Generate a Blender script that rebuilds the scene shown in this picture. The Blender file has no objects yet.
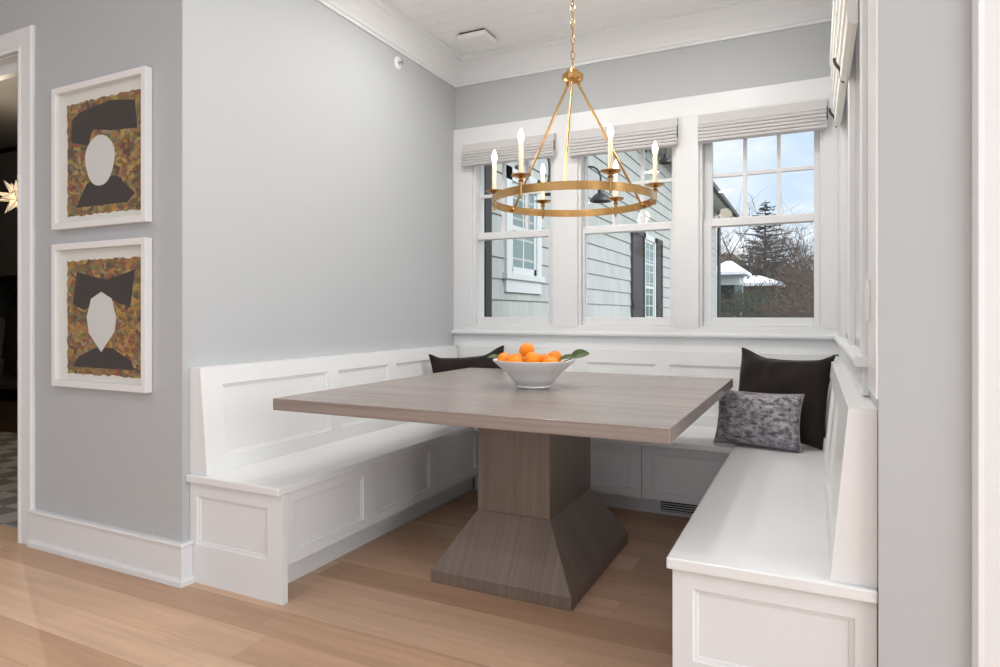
import bpy, bmesh, math, random
from mathutils import Vector, Matrix
random.seed(7)
PI = math.pi
S = bpy.context.scene
COL = S.collection
# ---------------------------------------------------------------- materials
def lin(c):
    c = c/255.0
    return c/12.92 if c <= .04045 else ((c+.055)/1.055)**2.4
def rgb(r, g, b): return (lin(r), lin(g), lin(b), 1)
def newmat(name):
    m = bpy.data.materials.new(name); m.use_nodes = True
    nt = m.node_tree; b = nt.nodes['Principled BSDF']
    return m, nt, b
def N(nt, t, **k):
    n = nt.nodes.new(t)
    for a, v in k.items():
        if a.startswith('i_'): n.inputs[a[2:].replace('_', ' ')].default_value = v
        else: setattr(n, a, v)
    return n
def paint(name, col, rough=.5, bump=.0, scale=200, spec=.5, vary=0.0):
    m, nt, b = newmat(name)
    b.inputs['Base Color'].default_value = col; b.inputs['Roughness'].default_value = rough
    b.inputs['Specular IOR Level'].default_value = spec
    tc = N(nt, 'ShaderNodeTexCoord'); no = N(nt, 'ShaderNodeTexNoise'); no.inputs['Scale'].default_value = scale
    nt.links.new(tc.outputs['Object'], no.inputs['Vector'])
    if bump:
        bp = N(nt, 'ShaderNodeBump'); bp.inputs['Strength'].default_value = bump; bp.inputs['Distance'].default_value = .001
        nt.links.new(no.outputs['Fac'], bp.inputs['Height']); nt.links.new(bp.outputs['Normal'], b.inputs['Normal'])
    if vary:
        mx = N(nt, 'ShaderNodeMix', data_type='RGBA'); mx.inputs['A'].default_value = tuple(c*(1-vary) for c in col[:3])+(1,)
        mx.inputs['B'].default_value = tuple(min(1, c*(1+vary)) for c in col[:3])+(1,)
        nt.links.new(no.outputs['Fac'], mx.inputs['Factor']); nt.links.new(mx.outputs['Result'], b.inputs['Base Color'])
    return m
def metal(name, col, rough=.3):
    m, nt, b = newmat(name)
    b.inputs['Base Color'].default_value = col; b.inputs['Metallic'].default_value = 1; b.inputs['Roughness'].default_value = rough
    return m
def emit(name, col, s):
    m, nt, b = newmat(name)
    b.inputs['Base Color'].default_value = col; b.inputs['Emission Color'].default_value = col; b.inputs['Emission Strength'].default_value = s
    return m
def wood(name, c1, c2, axis, rough=.4, spec=.5, only=None):
    """fine straight grain running along axis 0,1,2"""
    m, nt, b = newmat(name)
    tc = N(nt, 'ShaderNodeTexCoord'); mp = N(nt, 'ShaderNodeMapping')
    sc = [70, 70, 70]; sc[axis] = 1.6
    if only is not None: sc = [1.6]*3; sc[only] = 70
    mp.inputs["Scale"].default_value = sc
    n1 = N(nt, 'ShaderNodeTexNoise'); n1.inputs['Scale'].default_value = 1; n1.inputs['Detail'].default_value = 5
    nt.links.new(tc.outputs['Object'], mp.inputs['Vector']); nt.links.new(mp.outputs['Vector'], n1.inputs['Vector'])
    mp2 = N(nt, 'ShaderNodeMapping'); sc = [9, 9, 9]; sc[axis] = .6
    if only is not None: sc = [.6]*3; sc[only] = 9
    mp2.inputs["Scale"].default_value = sc
    n2 = N(nt, 'ShaderNodeTexNoise'); n2.inputs['Scale'].default_value = 1
    nt.links.new(tc.outputs['Object'], mp2.inputs['Vector']); nt.links.new(mp2.outputs['Vector'], n2.inputs['Vector'])
    ad = N(nt, 'ShaderNodeMath', operation='ADD'); nt.links.new(n1.outputs['Fac'], ad.inputs[0]); q_ = N(nt, 'ShaderNodeMath', operation='MULTIPLY_ADD'); q_.inputs[1].default_value = .45; q_.inputs[2].default_value = .275; nt.links.new(n2.outputs['Fac'], q_.inputs[0]); nt.links.new(q_.outputs[0], ad.inputs[1])
    hf = N(nt, 'ShaderNodeMapRange'); hf.inputs['From Min'].default_value = .65; hf.inputs['From Max'].default_value = 1.35
    nt.links.new(ad.outputs[0], hf.inputs['Value'])
    mx = N(nt, 'ShaderNodeMix', data_type='RGBA'); mx.inputs['A'].default_value = c1; mx.inputs['B'].default_value = c2
    nt.links.new(hf.outputs['Result'], mx.inputs['Factor']); nt.links.new(mx.outputs['Result'], b.inputs['Base Color'])
    b.inputs['Roughness'].default_value = rough; b.inputs['Specular IOR Level'].default_value = spec
    bp = N(nt, 'ShaderNodeBump'); bp.inputs['Strength'].default_value = .15; bp.inputs['Distance'].default_value = .001
    nt.links.new(n1.outputs['Fac'], bp.inputs['Height']); nt.links.new(bp.outputs['Normal'], b.inputs['Normal'])
    return m
def glassmat(name, tint=(1, 1, 1, 1), refl=1.45):
    m = bpy.data.materials.new(name); m.use_nodes = True; nt = m.node_tree; nt.nodes.clear()
    o = N(nt, 'ShaderNodeOutputMaterial'); t = N(nt, 'ShaderNodeBsdfTransparent'); t.inputs['Color'].default_value = tint
    g = N(nt, 'ShaderNodeBsdfGlossy'); g.inputs['Roughness'].default_value = .02
    fr = N(nt, 'ShaderNodeFresnel'); fr.inputs['IOR'].default_value = refl; mx = N(nt, 'ShaderNodeMixShader')
    ge = N(nt, 'ShaderNodeNewGeometry'); iv = N(nt, 'ShaderNodeMath', operation='SUBTRACT'); iv.inputs[0].default_value = 1; nt.links.new(ge.outputs['Backfacing'], iv.inputs[1])
    ml = N(nt, 'ShaderNodeMath', operation='MULTIPLY'); nt.links.new(fr.outputs[0], ml.inputs[0]); nt.links.new(iv.outputs[0], ml.inputs[1])
    nt.links.new(ml.outputs[0], mx.inputs[0]); nt.links.new(t.outputs[0], mx.inputs[1]); nt.links.new(g.outputs[0], mx.inputs[2])
    nt.links.new(mx.outputs[0], o.inputs[0]); return m

M = {}
M['trim'] = paint('white_trim_paint', rgb(229, 230, 231), .32, .05, 60)
M['seat'] = paint('white_bench_paint', rgb(232, 233, 233), .3, .05, 60)
M['wall'] = paint('grey_wall_paint', rgb(186, 189, 191), .6, .15, 350)
M['ceil'] = paint('ceiling_paint', rgb(240, 240, 240), .5)
M['shade'] = paint('shade_fabric', rgb(205, 203, 203), .9, .5, 500, .1)
M['shade2'] = paint('shade_fabric_light', rgb(236, 236, 232), .9, .5, 500, .1)
M['brass'] = metal('brushed_brass', rgb(190, 150, 96), .27)
M['candle'] = paint('ivory_sleeve', rgb(238, 228, 200), .45)
M['bulb'] = emit('lit_bulb', (1, .86, .66, 1), 6)
M['cer'] = paint('white_glaze', rgb(236, 236, 236), .15)
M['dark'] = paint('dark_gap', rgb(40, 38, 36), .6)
M['tblX'] = wood('table_wood_across', rgb(130, 117, 110), rgb(162, 150, 143), 0, .25)  # window sheen put into the top's colour: lighter than the upright wood
M['tblZ'] = wood('table_wood_upright', rgb(104, 90, 80), rgb(132, 117, 106), 2, .42)
M['tblFX'] = wood('table_wood_front_slope', rgb(104, 90, 80), rgb(132, 117, 106), 2, .42, only=0)
M['tblFY'] = wood('table_wood_side_slope', rgb(104, 90, 80), rgb(132, 117, 106), 2, .42, only=1)
M['velvet'] = paint('black_velvet', rgb(42, 36, 33), .85, .4, 90, .15, .25)
for n_ in M['velvet'].node_tree.nodes:
    if n_.type == 'BSDF_PRINCIPLED': n_.inputs['Sheen Weight'].default_value = .35; n_.inputs['Sheen Tint'].default_value = (.7, .65, .62, 1); n_.inputs['Sheen Roughness'].default_value = .35
M['leaf'] = paint('leaf_green', rgb(70, 92, 48), .45, .2, 40, .5, .25)
M['glass'] = glassmat('window_glass')
M['pglass'] = glassmat('picture_glass', refl=1.35)
M['white'] = paint('white_frame_lacquer', rgb(236, 235, 234), .35)
M['mat'] = paint('white_mat_board', rgb(228, 228, 222), .8, .1, 300)
M['ink'] = paint('dark_brown_ink', rgb(58, 50, 47), .6)
M['inkw'] = paint('white_paper_paint', rgb(220, 221, 218), .6)
M['iron'] = paint('dark_iron', rgb(52, 52, 54), .4)
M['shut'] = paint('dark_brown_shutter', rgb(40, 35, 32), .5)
M['xtrim'] = paint('exterior_white_trim', rgb(188, 193, 192), .5)
M['xglass'] = paint('dark_window_pane', rgb(92, 118, 116), .08, spec=.8)
M['roof'] = paint('dark_roof', rgb(92, 95, 98), .8, .3, 40, .2, .15)
M['snow'] = paint('snow', rgb(240, 243, 248), .8)
M['bark'] = paint('bark_brown', rgb(78, 68, 60), .9, .5, 30, .1, .3)
M['twig'] = paint('twig_brown', rgb(82, 67, 56), .9, .3, 10, .1, .35)
M['twig2'] = paint('twig_ochre', rgb(98, 88, 58), .9, .3, 10, .1, .35)
M['needle'] = paint('evergreen_needles', rgb(58, 64, 52), .9, .3, 6, .1, .4)
M['hedge'] = paint('hedge_green', rgb(52, 58, 36), .9, .3, 3, .1, .5)
M['house'] = paint('brown_house_siding', rgb(104, 92, 84), .8, .2, 5, .2, .1)
M['ground'] = paint('winter_ground', rgb(120, 112, 92), .95, .3, 2, .1, .3)
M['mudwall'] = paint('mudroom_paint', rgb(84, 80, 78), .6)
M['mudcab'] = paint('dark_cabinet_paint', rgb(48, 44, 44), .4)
M['nickel'] = metal('nickel', rgb(190, 186, 180), .3)
M['coat'] = paint('grey_coat_cloth', rgb(132, 126, 120), .9, .6, 80, .1, .15)
M['coat2'] = paint('black_coat_cloth', rgb(36, 34, 36), .9, .6, 80, .1, .15)
M['basket'] = paint('brown_basket', rgb(96, 74, 56), .8, .8, 90, .2, .3)
M['starglass'] = emit('lit_star_glass', (1, .80, .55, 1), .55)

def mk_floor():
    m, nt, b = newmat('oak_plank_floor'); L = nt.links.new
    tc = N(nt, 'ShaderNodeTexCoord'); sp = N(nt, 'ShaderNodeSeparateXYZ'); L(tc.outputs['Object'], sp.inputs[0])
    def mth(op, a, b_=None):
        n = N(nt, 'ShaderNodeMath', operation=op)
        for i, v in enumerate((a, b_)):
            if v is None: continue
            if isinstance(v, (int, float)): n.inputs[i].default_value = v
            else: L(v, n.inputs[i])
        return n.outputs[0]
    W, LEN = .165, 1.75
    yy = mth('DIVIDE', mth('SUBTRACT', sp.outputs['Y'], 1.55-W*40), W); row = mth('FLOOR', yy); fy = mth('SUBTRACT', yy, row)
    wn = N(nt, 'ShaderNodeTexWhiteNoise', noise_dimensions='1D'); L(row, wn.inputs['W'])
    xx = mth('ADD', mth('DIVIDE', mth('ADD', sp.outputs['X'], 40.0), LEN), wn.outputs['Value'])
    col = mth('FLOOR', xx); fx = mth('SUBTRACT', xx, col)
    cv = N(nt, 'ShaderNodeCombineXYZ'); L(row, cv.inputs[0]); L(col, cv.inputs[1])
    w2 = N(nt, 'ShaderNodeTexWhiteNoise', noise_dimensions='2D'); L(cv.outputs[0], w2.inputs['Vector'])
    cr = N(nt, 'ShaderNodeValToRGB'); e = cr.color_ramp.elements
    e[0].color = rgb(188, 152, 124); e[1].color = rgb(213, 180, 152); x = e.new(.3); x.color = rgb(200, 164, 135); x = e.new(.7); x.color = rgb(207, 172, 143)
    L(w2.outputs['Value'], cr.inputs[0])
    # grain
    ofs = mth('MULTIPLY', w2.outputs['Value'], 37.0)
    c3 = N(nt, 'ShaderNodeCombineXYZ'); L(mth('MULTIPLY', sp.outputs['X'], 1.8), c3.inputs[0]); L(mth('MULTIPLY', sp.outputs['Y'], 38.0), c3.inputs[1]); L(ofs, c3.inputs[2])
    n1 = N(nt, 'ShaderNodeTexNoise'); n1.inputs['Scale'].default_value = 1; n1.inputs['Detail'].default_value = 6; n1.inputs['Distortion'].default_value = .4
    L(c3.outputs[0], n1.inputs['Vector'])
    c4 = N(nt, 'ShaderNodeCombineXYZ'); L(mth('MULTIPLY', sp.outputs['X'], .9), c4.inputs[0]); L(mth('MULTIPLY', sp.outputs['Y'], 7.0), c4.inputs[1]); L(ofs, c4.inputs[2])
    n2 = N(nt, 'ShaderNodeTexNoise'); n2.inputs['Scale'].default_value = 1.5; n2.inputs['Detail'].default_value = 3; L(c4.outputs[0], n2.inputs['Vector'])
    g = mth('ADD', mth('MULTIPLY', n1.outputs['Fac'], .40), mth('ADD', mth('MULTIPLY', n2.outputs['Fac'], .34), .63))
    dy = mth('MINIMUM', fy, mth('SUBTRACT', 1.0, fy)); dx = mth('MINIMUM', fx, mth('SUBTRACT', 1.0, fx))
    seam = mth('MINIMUM', mth('DIVIDE', dy, .012), mth('DIVIDE', dx, .0011)); seam = mth('MINIMUM', seam, 1.0)
    sg = mth('ADD', mth('MULTIPLY', seam, .3), .7)
    f = mth('MULTIPLY', g, sg)
    mx = N(nt, 'ShaderNodeVectorMath', operation='SCALE'); L(cr.outputs[0], mx.inputs[0]); L(f, mx.inputs['Scale'])
    L(mx.outputs[0], b.inputs['Base Color']); b.inputs['Roughness'].default_value = .42; b.inputs['Specular IOR Level'].default_value = .4
    bp = N(nt, 'ShaderNodeBump'); bp.inputs['Strength'].default_value = .3; bp.inputs['Distance'].default_value = .001
    L(seam, bp.inputs['Height']); L(bp.outputs['Normal'], b.inputs['Normal'])
    return m
M['floor'] = mk_floor()

def mk_siding():
    m, nt, b = newmat('grey_shingle_siding'); L = nt.links.new
    tc = N(nt, 'ShaderNodeTexCoord'); mp = N(nt, 'ShaderNodeMapping'); mp.inputs['Rotation'].default_value = (0, 0, 0)
    sp = N(nt, 'ShaderNodeSeparateXYZ'); L(tc.outputs['Object'], sp.inputs[0]); cb = N(nt, 'ShaderNodeCombineXYZ')
    L(sp.outputs['Y'], cb.inputs[0]); L(sp.outputs['Z'], cb.inputs[1]); L(cb.outputs[0], mp.inputs['Vector'])
    mp.inputs['Location'].default_value = (0, -1.29+.2065*40, 0)
    br = N(nt, 'ShaderNodeTexBrick'); br.inputs['Scale'].default_value = 1; br.inputs['Brick Width'].default_value = .13; br.inputs['Row Height'].default_value = .2065
    br.inputs['Mortar Size'].default_value = .004; br.inputs['Color1'].default_value = rgb(153, 158, 155); br.inputs['Color2'].default_value = rgb(165, 169, 165); br.inputs['Mortar'].default_value = rgb(138, 143, 141)
    L(mp.outputs[0], br.inputs['Vector']); L(br.outputs['Color'], b.inputs['Base Color']); b.inputs['Roughness'].default_value = .8
    return m
M['siding'] = mk_siding()

def mk_orange():
    m, nt, b = newmat('orange_peel'); L = nt.links.new
    tc = N(nt, 'ShaderNodeTexCoord'); v = N(nt, 'ShaderNodeTexVoronoi'); v.inputs['Scale'].default_value = 260; L(tc.outputs['Object'], v.inputs['Vector'])
    bp = N(nt, 'ShaderNodeBump'); bp.inputs['Strength'].default_value = .35; bp.inputs['Distance'].default_value = .001; L(v.outputs['Distance'], bp.inputs['Height']); L(bp.outputs['Normal'], b.inputs['Normal'])
    n = N(nt, 'ShaderNodeTexNoise'); n.inputs['Scale'].default_value = 12; L(tc.outputs['Object'], n.inputs['Vector'])
    mx = N(nt, 'ShaderNodeMix', data_type='RGBA'); mx.inputs['A'].default_value = rgb(246, 128, 8); mx.inputs['B'].default_value = rgb(255, 160, 22)
    L(n.outputs['Fac'], mx.inputs['Factor']); L(mx.outputs['Result'], b.inputs['Base Color']); b.inputs['Roughness'].default_value = .38
    return m
M['orange'] = mk_orange()

def mk_greyvelvet():
    m, nt, b = newmat('mottled_grey_velvet'); L = nt.links.new
    tc = N(nt, 'ShaderNodeTexCoord'); mp = N(nt, 'ShaderNodeMapping'); mp.inputs['Scale'].default_value = (26, 40, 46); L(tc.outputs['Object'], mp.inputs['Vector'])
    n = N(nt, 'ShaderNodeTexNoise'); n.inputs['Scale'].default_value = 1; n.inputs['Detail'].default_value = 8; n.inputs['Roughness'].default_value = .75; L(mp.outputs[0], n.inputs['Vector'])
    cr = N(nt, 'ShaderNodeValToRGB'); e = cr.color_ramp.elements; e[0].position = .40; e[1].position = .62; e[0].color = rgb(78, 74, 82); e[1].color = rgb(190, 186, 194)
    L(n.outputs['Fac'], cr.inputs[0]); L(cr.outputs[0], b.inputs['Base Color']); b.inputs['Roughness'].default_value = .7
    return m
M['gvelvet'] = mk_greyvelvet()

def mk_collage(seed):
    m, nt, b = newmat('paper_collage'); L = nt.links.new
    tc = N(nt, 'ShaderNodeTexCoord'); mp = N(nt, 'ShaderNodeMapping'); mp.inputs['Location'].default_value = (seed, 0, seed*2); mp.inputs['Scale'].default_value = (1, 1, 1.5)
    L(tc.outputs['Object'], mp.inputs['Vector'])
    ds = N(nt, 'ShaderNodeTexNoise'); ds.inputs['Scale'].default_value = 9; L(mp.outputs[0], ds.inputs['Vector'])
    ad = N(nt, 'ShaderNodeMix', data_type='RGBA', blend_type='LINEAR_LIGHT'); ad.inputs['Factor'].default_value = .06; L(mp.outputs[0], ad.inputs['A']); L(ds.outputs['Color'], ad.inputs['B'])
    v = N(nt, 'ShaderNodeTexVoronoi', distance='CHEBYCHEV'); v.inputs['Scale'].default_value = 34; L(ad.outputs['Result'], v.inputs['Vector'])
    sp = N(nt, 'ShaderNodeSeparateColor'); L(v.outputs['Color'], sp.inputs[0])
    cr = N(nt, 'ShaderNodeValToRGB'); cr.color_ramp.interpolation = 'CONSTANT'; e = cr.color_ramp.elements
    cs = [rgb(128, 104, 62), rgb(168, 126, 60), rgb(112, 86, 60), rgb(150, 118, 74), rgb(176, 150, 78), rgb(146, 84, 58), rgb(120, 116, 84), rgb(92, 74, 60), rgb(160, 140, 116)]
    e[0].color = cs[0]; e[1].position = .95; e[1].color = cs[-1]
    for i, c in enumerate(cs[1:-1]): x = e.new((i+1)/8.2); x.color = c
    L(sp.outputs[0], cr.inputs[0])
    n = N(nt, 'ShaderNodeTexNoise'); n.inputs['Scale'].default_value = 60; n.inputs['Detail'].default_value = 6; L(mp.outputs[0], n.inputs['Vector'])
    mx = N(nt, 'ShaderNodeMix', data_type='RGBA', blend_type='OVERLAY'); mx.inputs['Factor'].default_value = .7; L(cr.outputs[0], mx.inputs['A']); L(n.outputs['Color'], mx.inputs['B'])
    L(mx.outputs['Result'], b.inputs['Base Color']); b.inputs['Roughness'].default_value = .6
    return m

def mk_plaid():
    m, nt, b = newmat('grey_plaid_tile'); L = nt.links.new
    tc = N(nt, 'ShaderNodeTexCoord'); c = N(nt, 'ShaderNodeTexChecker'); c.inputs['Scale'].default_value = 5.5
    c.inputs['Color1'].default_value = rgb(170, 168, 164); c.inputs['Color2'].default_value = rgb(120, 118, 116)
    L(tc.outputs['Object'], c.inputs['Vector']); L(c.outputs[0], b.inputs['Base Color']); b.inputs['Roughness'].default_value = .5
    return m
M['plaid'] = mk_plaid()

# ---------------------------------------------------------------- mesh helpers
class MB:
    def __init__(s): s.bm = bmesh.new()
    def quad(s, *p):
        s.bm.faces.new([s.bm.verts.new(q) for q in p])
    def box(s, x0, x1, y0, y1, z0, z1):
        v = [s.bm.verts.new((x, y, z)) for x in (x0, x1) for y in (y0, y1) for z in (z0, z1)]
        for f in ((0, 1, 3, 2), (4, 6, 7, 5), (0, 4, 5, 1), (2, 3, 7, 6), (0, 2, 6, 4), (1, 5, 7, 3)): s.bm.faces.new([v[i] for i in f])
        return s
    def loft(s, rings, closed=True, caps=True):
        R = [[s.bm.verts.new(p) for p in r] for r in rings]; n = len(R[0])
        for a, b in zip(R, R[1:]):
            for i in range(n if closed else n-1):
                j = (i+1) % n; s.bm.faces.new((a[i], a[j], b[j], b[i]))
        if caps and closed: s.bm.faces.new(R[0][::-1]); s.bm.faces.new(R[-1])
        return s
    def prism(s, pts, fn, a, b): return s.loft([[fn(p, a) for p in pts], [fn(p, b) for p in pts]])
    def lathe(s, prof, c=(0, 0, 0), n=32, close=False):
        R = [[(c[0]+r*math.cos(2*PI*k/n), c[1]+r*math.sin(2*PI*k/n), c[2]+z) for k in range(n)] for r, z in prof]
        if close: R.append(R[0])
        return s.loft(R, caps=not close)
    def tube(s, pts, r, n=8, caps=True, closed=False):
        pts = [Vector(p) for p in pts]; m = len(pts); rr = r if isinstance(r, (list, tuple)) else [r]*m
        rings = []; up = None
        for i, p in enumerate(pts):
            if closed: t = pts[(i+1) % m]-pts[i-1]
            else: t = pts[min(i+1, m-1)]-pts[max(i-1, 0)]
            t.normalize()
            if up is None: up = Vector((0, 0, 1)) if abs(t.z) < .9 else Vector((1, 0, 0))
            a = (up-t*up.dot(t)).normalized(); b = t.cross(a); up = a
            rings.append([tuple(p+(a*math.cos(2*PI*k/n)+b*math.sin(2*PI*k/n))*rr[i]) for k in range(n)])
        if closed: rings.append(rings[0]); return s.loft(rings, caps=False)
        return s.loft(rings, caps=caps)
    def sphere(s, c, r, n=16, sz=1):
        prof = [(max(1e-4, r*math.sin(PI*k/(n//2))), -r*sz*math.cos(PI*k/(n//2))) for k in range(n//2+1)]
        return s.lathe(prof, c, n)
    def panel(s, us, vs, rec, P, thick, depth=.011, bev=.012, frame_n=0.0):
        """board seen from the front, with bevelled sunk panels rec=[(u0,u1,v0,v1)]; P(u,v,n) maps to space"""
        U = sorted(set([us[0], us[1]]+[t for r in rec for t in r[:2]])); V = sorted(set([vs[0], vs[1]]+[t for r in rec for t in r[2:]]))
        for i in range(len(U)-1):
            for j in range(len(V)-1):
                u0, u1, v0, v1 = U[i], U[i+1], V[j], V[j+1]; um, vm = (u0+u1)/2, (v0+v1)/2
                if any(r[0] < um < r[1] and r[2] < vm < r[3] for r in rec): continue
                s.quad(P(u0, v0, 0), P(u1, v0, 0), P(u1, v1, 0), P(u0, v1, 0))
        for (a, b, c, d) in rec:
            o = [(a, c), (b, c), (b, d), (a, d)]
            lv = [(0, 0), (.003, -.006), (bev, -.0075), (bev+.002, -depth)]
            rings = []
            for ins, n in lv:
                rings.append([P(u+(ins if u == a else -ins), v+(ins if v == c else -ins), n) for u, v in o])
            R = [[s.bm.verts.new(p) for p in r] for r in rings]
            for x, y in zip(R, R[1:]):
                for k in range(4): s.bm.faces.new((x[k], x[(k+1) % 4], y[(k+1) % 4], y[k]))
            s.bm.faces.new(R[-1])
        f = [P(us[0], vs[0], 0), P(us[1], vs[0], 0), P(us[1], vs[1], 0), P(us[0], vs[1], 0)]
        g = [P(us[0], vs[0], -thick), P(us[1], vs[0], -thick), P(us[1], vs[1], -thick), P(us[0], vs[1], -thick)]
        for k in range(4): s.quad(f[k], f[(k+1) % 4], g[(k+1) % 4], g[k])
        s.quad(*g[::-1])
        return s
    def build(s, name, mat, parent=None, bevel=0, smooth=False, loc=None, sub=0, merge=True):
        if merge: bmesh.ops.remove_doubles(s.bm, verts=s.bm.verts, dist=1e-6)
        bmesh.ops.recalc_face_normals(s.bm, faces=s.bm.faces)
        me = bpy.data.meshes.new(name)
        if loc:
            for v in s.bm.verts: v.co -= Vector(loc)
        s.bm.to_mesh(me); s.bm.free(); me.materials.append(M[mat] if isinstance(mat, str) else mat)
        o = bpy.data.objects.new(name, me); COL.objects.link(o)
        if loc: o.location = loc
        if parent:
            o.parent = parent
            o.location = Vector(o.location)-Vector(world_loc(parent))
        if bevel:
            b = o.modifiers.new('bevel', 'BEVEL'); b.width = bevel; b.segments = 2; b.limit_method = 'ANGLE'; b.angle_limit = .6; b.harden_normals = False
        if smooth:
            for p in me.polygons: p.use_smooth = True
            try: me.set_sharp_from_angle(angle=.7)
            except Exception: pass
        if sub:
            q = o.modifiers.new('sub', 'SUBSURF'); q.levels = q.render_levels = sub
        return o
def world_loc(o):
    v = Vector(o.location); p = o.parent
    while p: v += Vector(p.location); p = p.parent
    return v
def tag(o, label=None, cat=None, group=None, kind=None):
    if label: o['label'] = label
    if cat: o['category'] = cat
    if group: o['group'] = group
    if kind: o['kind'] = kind
    return o
def thing(name, loc, label, cat, group=None, kind=None):
    o = bpy.data.objects.new(name, None); COL.objects.link(o); o.location = loc; o.empty_display_size = .05
    return tag(o, label, cat, group, kind)
def copy_tree(o, parent=None):
    c = o.copy(); COL.objects.link(c); c.parent = parent
    for ch in [k for k in bpy.data.objects if k.parent == o]: copy_tree(ch, c)
    return c
def struct(o, label=None): 
    o['kind'] = 'structure'
    if label: o['label'] = label
    return o

# ---------------------------------------------------------------- key planes
XL, XR, YB, YP, YR, ZC = -2.421, .143, 4.204, 1.884, 1.84, 3.01
YW = 4.36   # outer face of the back wall
# floor and ceiling
b = MB(); b.box(-6.5, 3.5, -4.5, 1.98, -.05, 0); b.box(-2.75, 3.5, 1.98, 4.30, -.05, 0); struct(b.build('floor', 'floor'), 'light oak plank floor')
b = MB(); b.box(-6.5, 3.5, -4.5, YW, ZC+.02, ZC+.12)
y = YW-.02
k = 0
while y > -4.5:
    y0 = max(-4.5, y-.1295); 
    b.box(-6.5, 3.5, y0, y, ZC, ZC+.0205); y -= .132
struct(b.build('ceiling', 'ceil', merge=False), 'white plank ceiling')
# windows of the back wall: frame x0,x1 and glass x0,x1
WINS = [(-2.263, -1.630, -2.241, -1.679), (-1.450, -.795, -1.414, -.835), (-.650, .050, -.580, -.001)]
WZ0, WZ1 = 1.06, 2.40
b = MB()
xs = [XL-.15]+[t for w in WINS for t in w[:2]]+[XR+.15]
b.box(XL-.15, XR+.15, YB, YW, -.05, WZ0); b.box(XL-.15, XR+.15, YB, YW, WZ1, ZC+.02)
for i in range(0, len(xs), 2): b.box(xs[i], xs[i+1], YB, YW, WZ0, WZ1)
struct(b.build('wall_back', 'wall', merge=False), 'pale grey wall above and around the three windows')
b = MB(); b.box(XL-.15, XL, YP, YB, 0, ZC); struct(b.build('wall_left', 'wall'), 'pale grey wall beside the left bench')
RW = [(2.22, 2.84), (2.98, 3.66)]
b = MB(); b.box(XR, XR+.15, YR+.12, YB, 0, WZ0); b.box(XR, XR+.15, YR+.12, YB, WZ1, ZC)
ys = [YR+.12, RW[0][0], RW[0][1], RW[1][0], RW[1][1], YB]
for i in (0, 2, 4): b.box(XR, XR+.15, ys[i], ys[i+1], WZ0, WZ1)
struct(b.build('wall_right', 'wall', merge=False), 'wall with two side windows beside the right bench')
# front-facing wall with pictures and doorway
b = MB(); b.box(-3.635, XL, YP, YP+.12, 0, ZC) if False else None
b = MB(); b.box(-3.60, XL-.15, YP, YP+.14, 0, ZC); b.box(-4.62, -3.60, YP, YP+.14, 2.50, ZC); b.box(-6.5, -4.62, YP, YP+.14, 0, ZC)
struct(b.build('wall_front_left', 'wall', merge=False), 'grey wall with the two framed pictures')
b = MB(); b.box(XR, .36, YR, YR+.12, 0, ZC); b.box(.36, 1.26, YR, YR+.12, 2.50, ZC); b.box(1.26, 3.5, YR, YR+.12, 0, ZC)
struct(b.build('wall_front_right', 'wall', merge=False), 'grey wall to the right of the nook')
# the rest of the room behind the camera, a wide glazed opening at its far end
b = MB(); b.box(-6.5, 3.5, -4.65, -4.5, 0, .35); b.box(-6.5, 3.5, -4.65, -4.5, 2.75, ZC); b.box(-6.5, -5.4, -4.65, -4.5, .35, 2.75); b.box(2.4, 3.5, -4.65, -4.5, .35, 2.75)
struct(b.build('wall_rear', 'wall', merge=False))
b = MB(); b.box(3.5, 3.65, -4.65, YR+.12, 0, ZC); struct(b.build('wall_east', 'wall'))
b = MB(); b.box(-6.65, -6.5, -4.65, YP+.14, 0, ZC); struct(b.build('wall_west', 'wall'))

# crown moulding
CR = [(0, -.166), (.012, -.166), (.014, -.15), (.022, -.146), (.030, -.128), (.062, -.086), (.098, -.05), (.120, -.034), (.122, -.022), (.136, -.016), (.15, -.012), (.15, 0), (0, 0)]
def crown(name, fn_a, fn_b):
    b = MB(); b.loft([[fn_a(u, v) for u, v in CR], [fn_b(u, v) for u, v in CR]]); return struct(b.build(name, 'trim'), 'white crown moulding')
crown('trim_1', lambda u, v: (XL+u, YP-u, ZC+v), lambda u, v: (XL+u, YB-u, ZC+v))
crown('trim_2', lambda u, v: (XL+u, YB-u, ZC+v), lambda u, v: (XR-u, YB-u, ZC+v))
crown('trim_3', lambda u, v: (XR-u, YB-u, ZC+v), lambda u, v: (XR-u, YR-u, ZC+v))
crown('trim_4', lambda u, v: (-6.5, YP-u, ZC+v), lambda u, v: (XL+u, YP-u, ZC+v))
crown('trim_5', lambda u, v: (XR-u, YR-u, ZC+v), lambda u, v: (3.5, YR-u, ZC+v))

# casings, stool, apron of the back wall
CT = .02
b = MB()
b.box(XL, XR-.02, YB-CT, YB, 2.40, 2.521)                       # head casing
b.box(XL, WINS[0][0], YB-CT, YB, 1.0612, 2.40); b.box(WINS[0][1], WINS[1][0], YB-CT, YB, 1.0612, 2.40)
b.box(WINS[1][1], WINS[2][0], YB-CT, YB, 1.0612, 2.40); b.box(WINS[2][1], XR-.02, YB-CT, YB, 1.0612, 2.40)
struct(b.build('trim_6', 'trim', bevel=.002, merge=False), 'white window casings on the back wall')
b = MB(); b.prism([(0, 1.0), (.036, 1.0), (.045, 1.006), (.047, 1.015), (.045, 1.024), (.038, 1.03), (0, 1.03)], lambda p, x: (x, YB-p[0], p[1]), XL, XR)
b.box(XL, XR-.02, YB-CT, YB, 1.0302, 1.061)
struct(b.build('trim_7', 'trim', merge=False), 'window stool along the back wall')
b = MB(); b.box(XL, XR, YB-.018, YB, .915, 1.0); struct(b.build('trim_8', 'trim', bevel=.002), 'apron board under the window stool')
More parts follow.
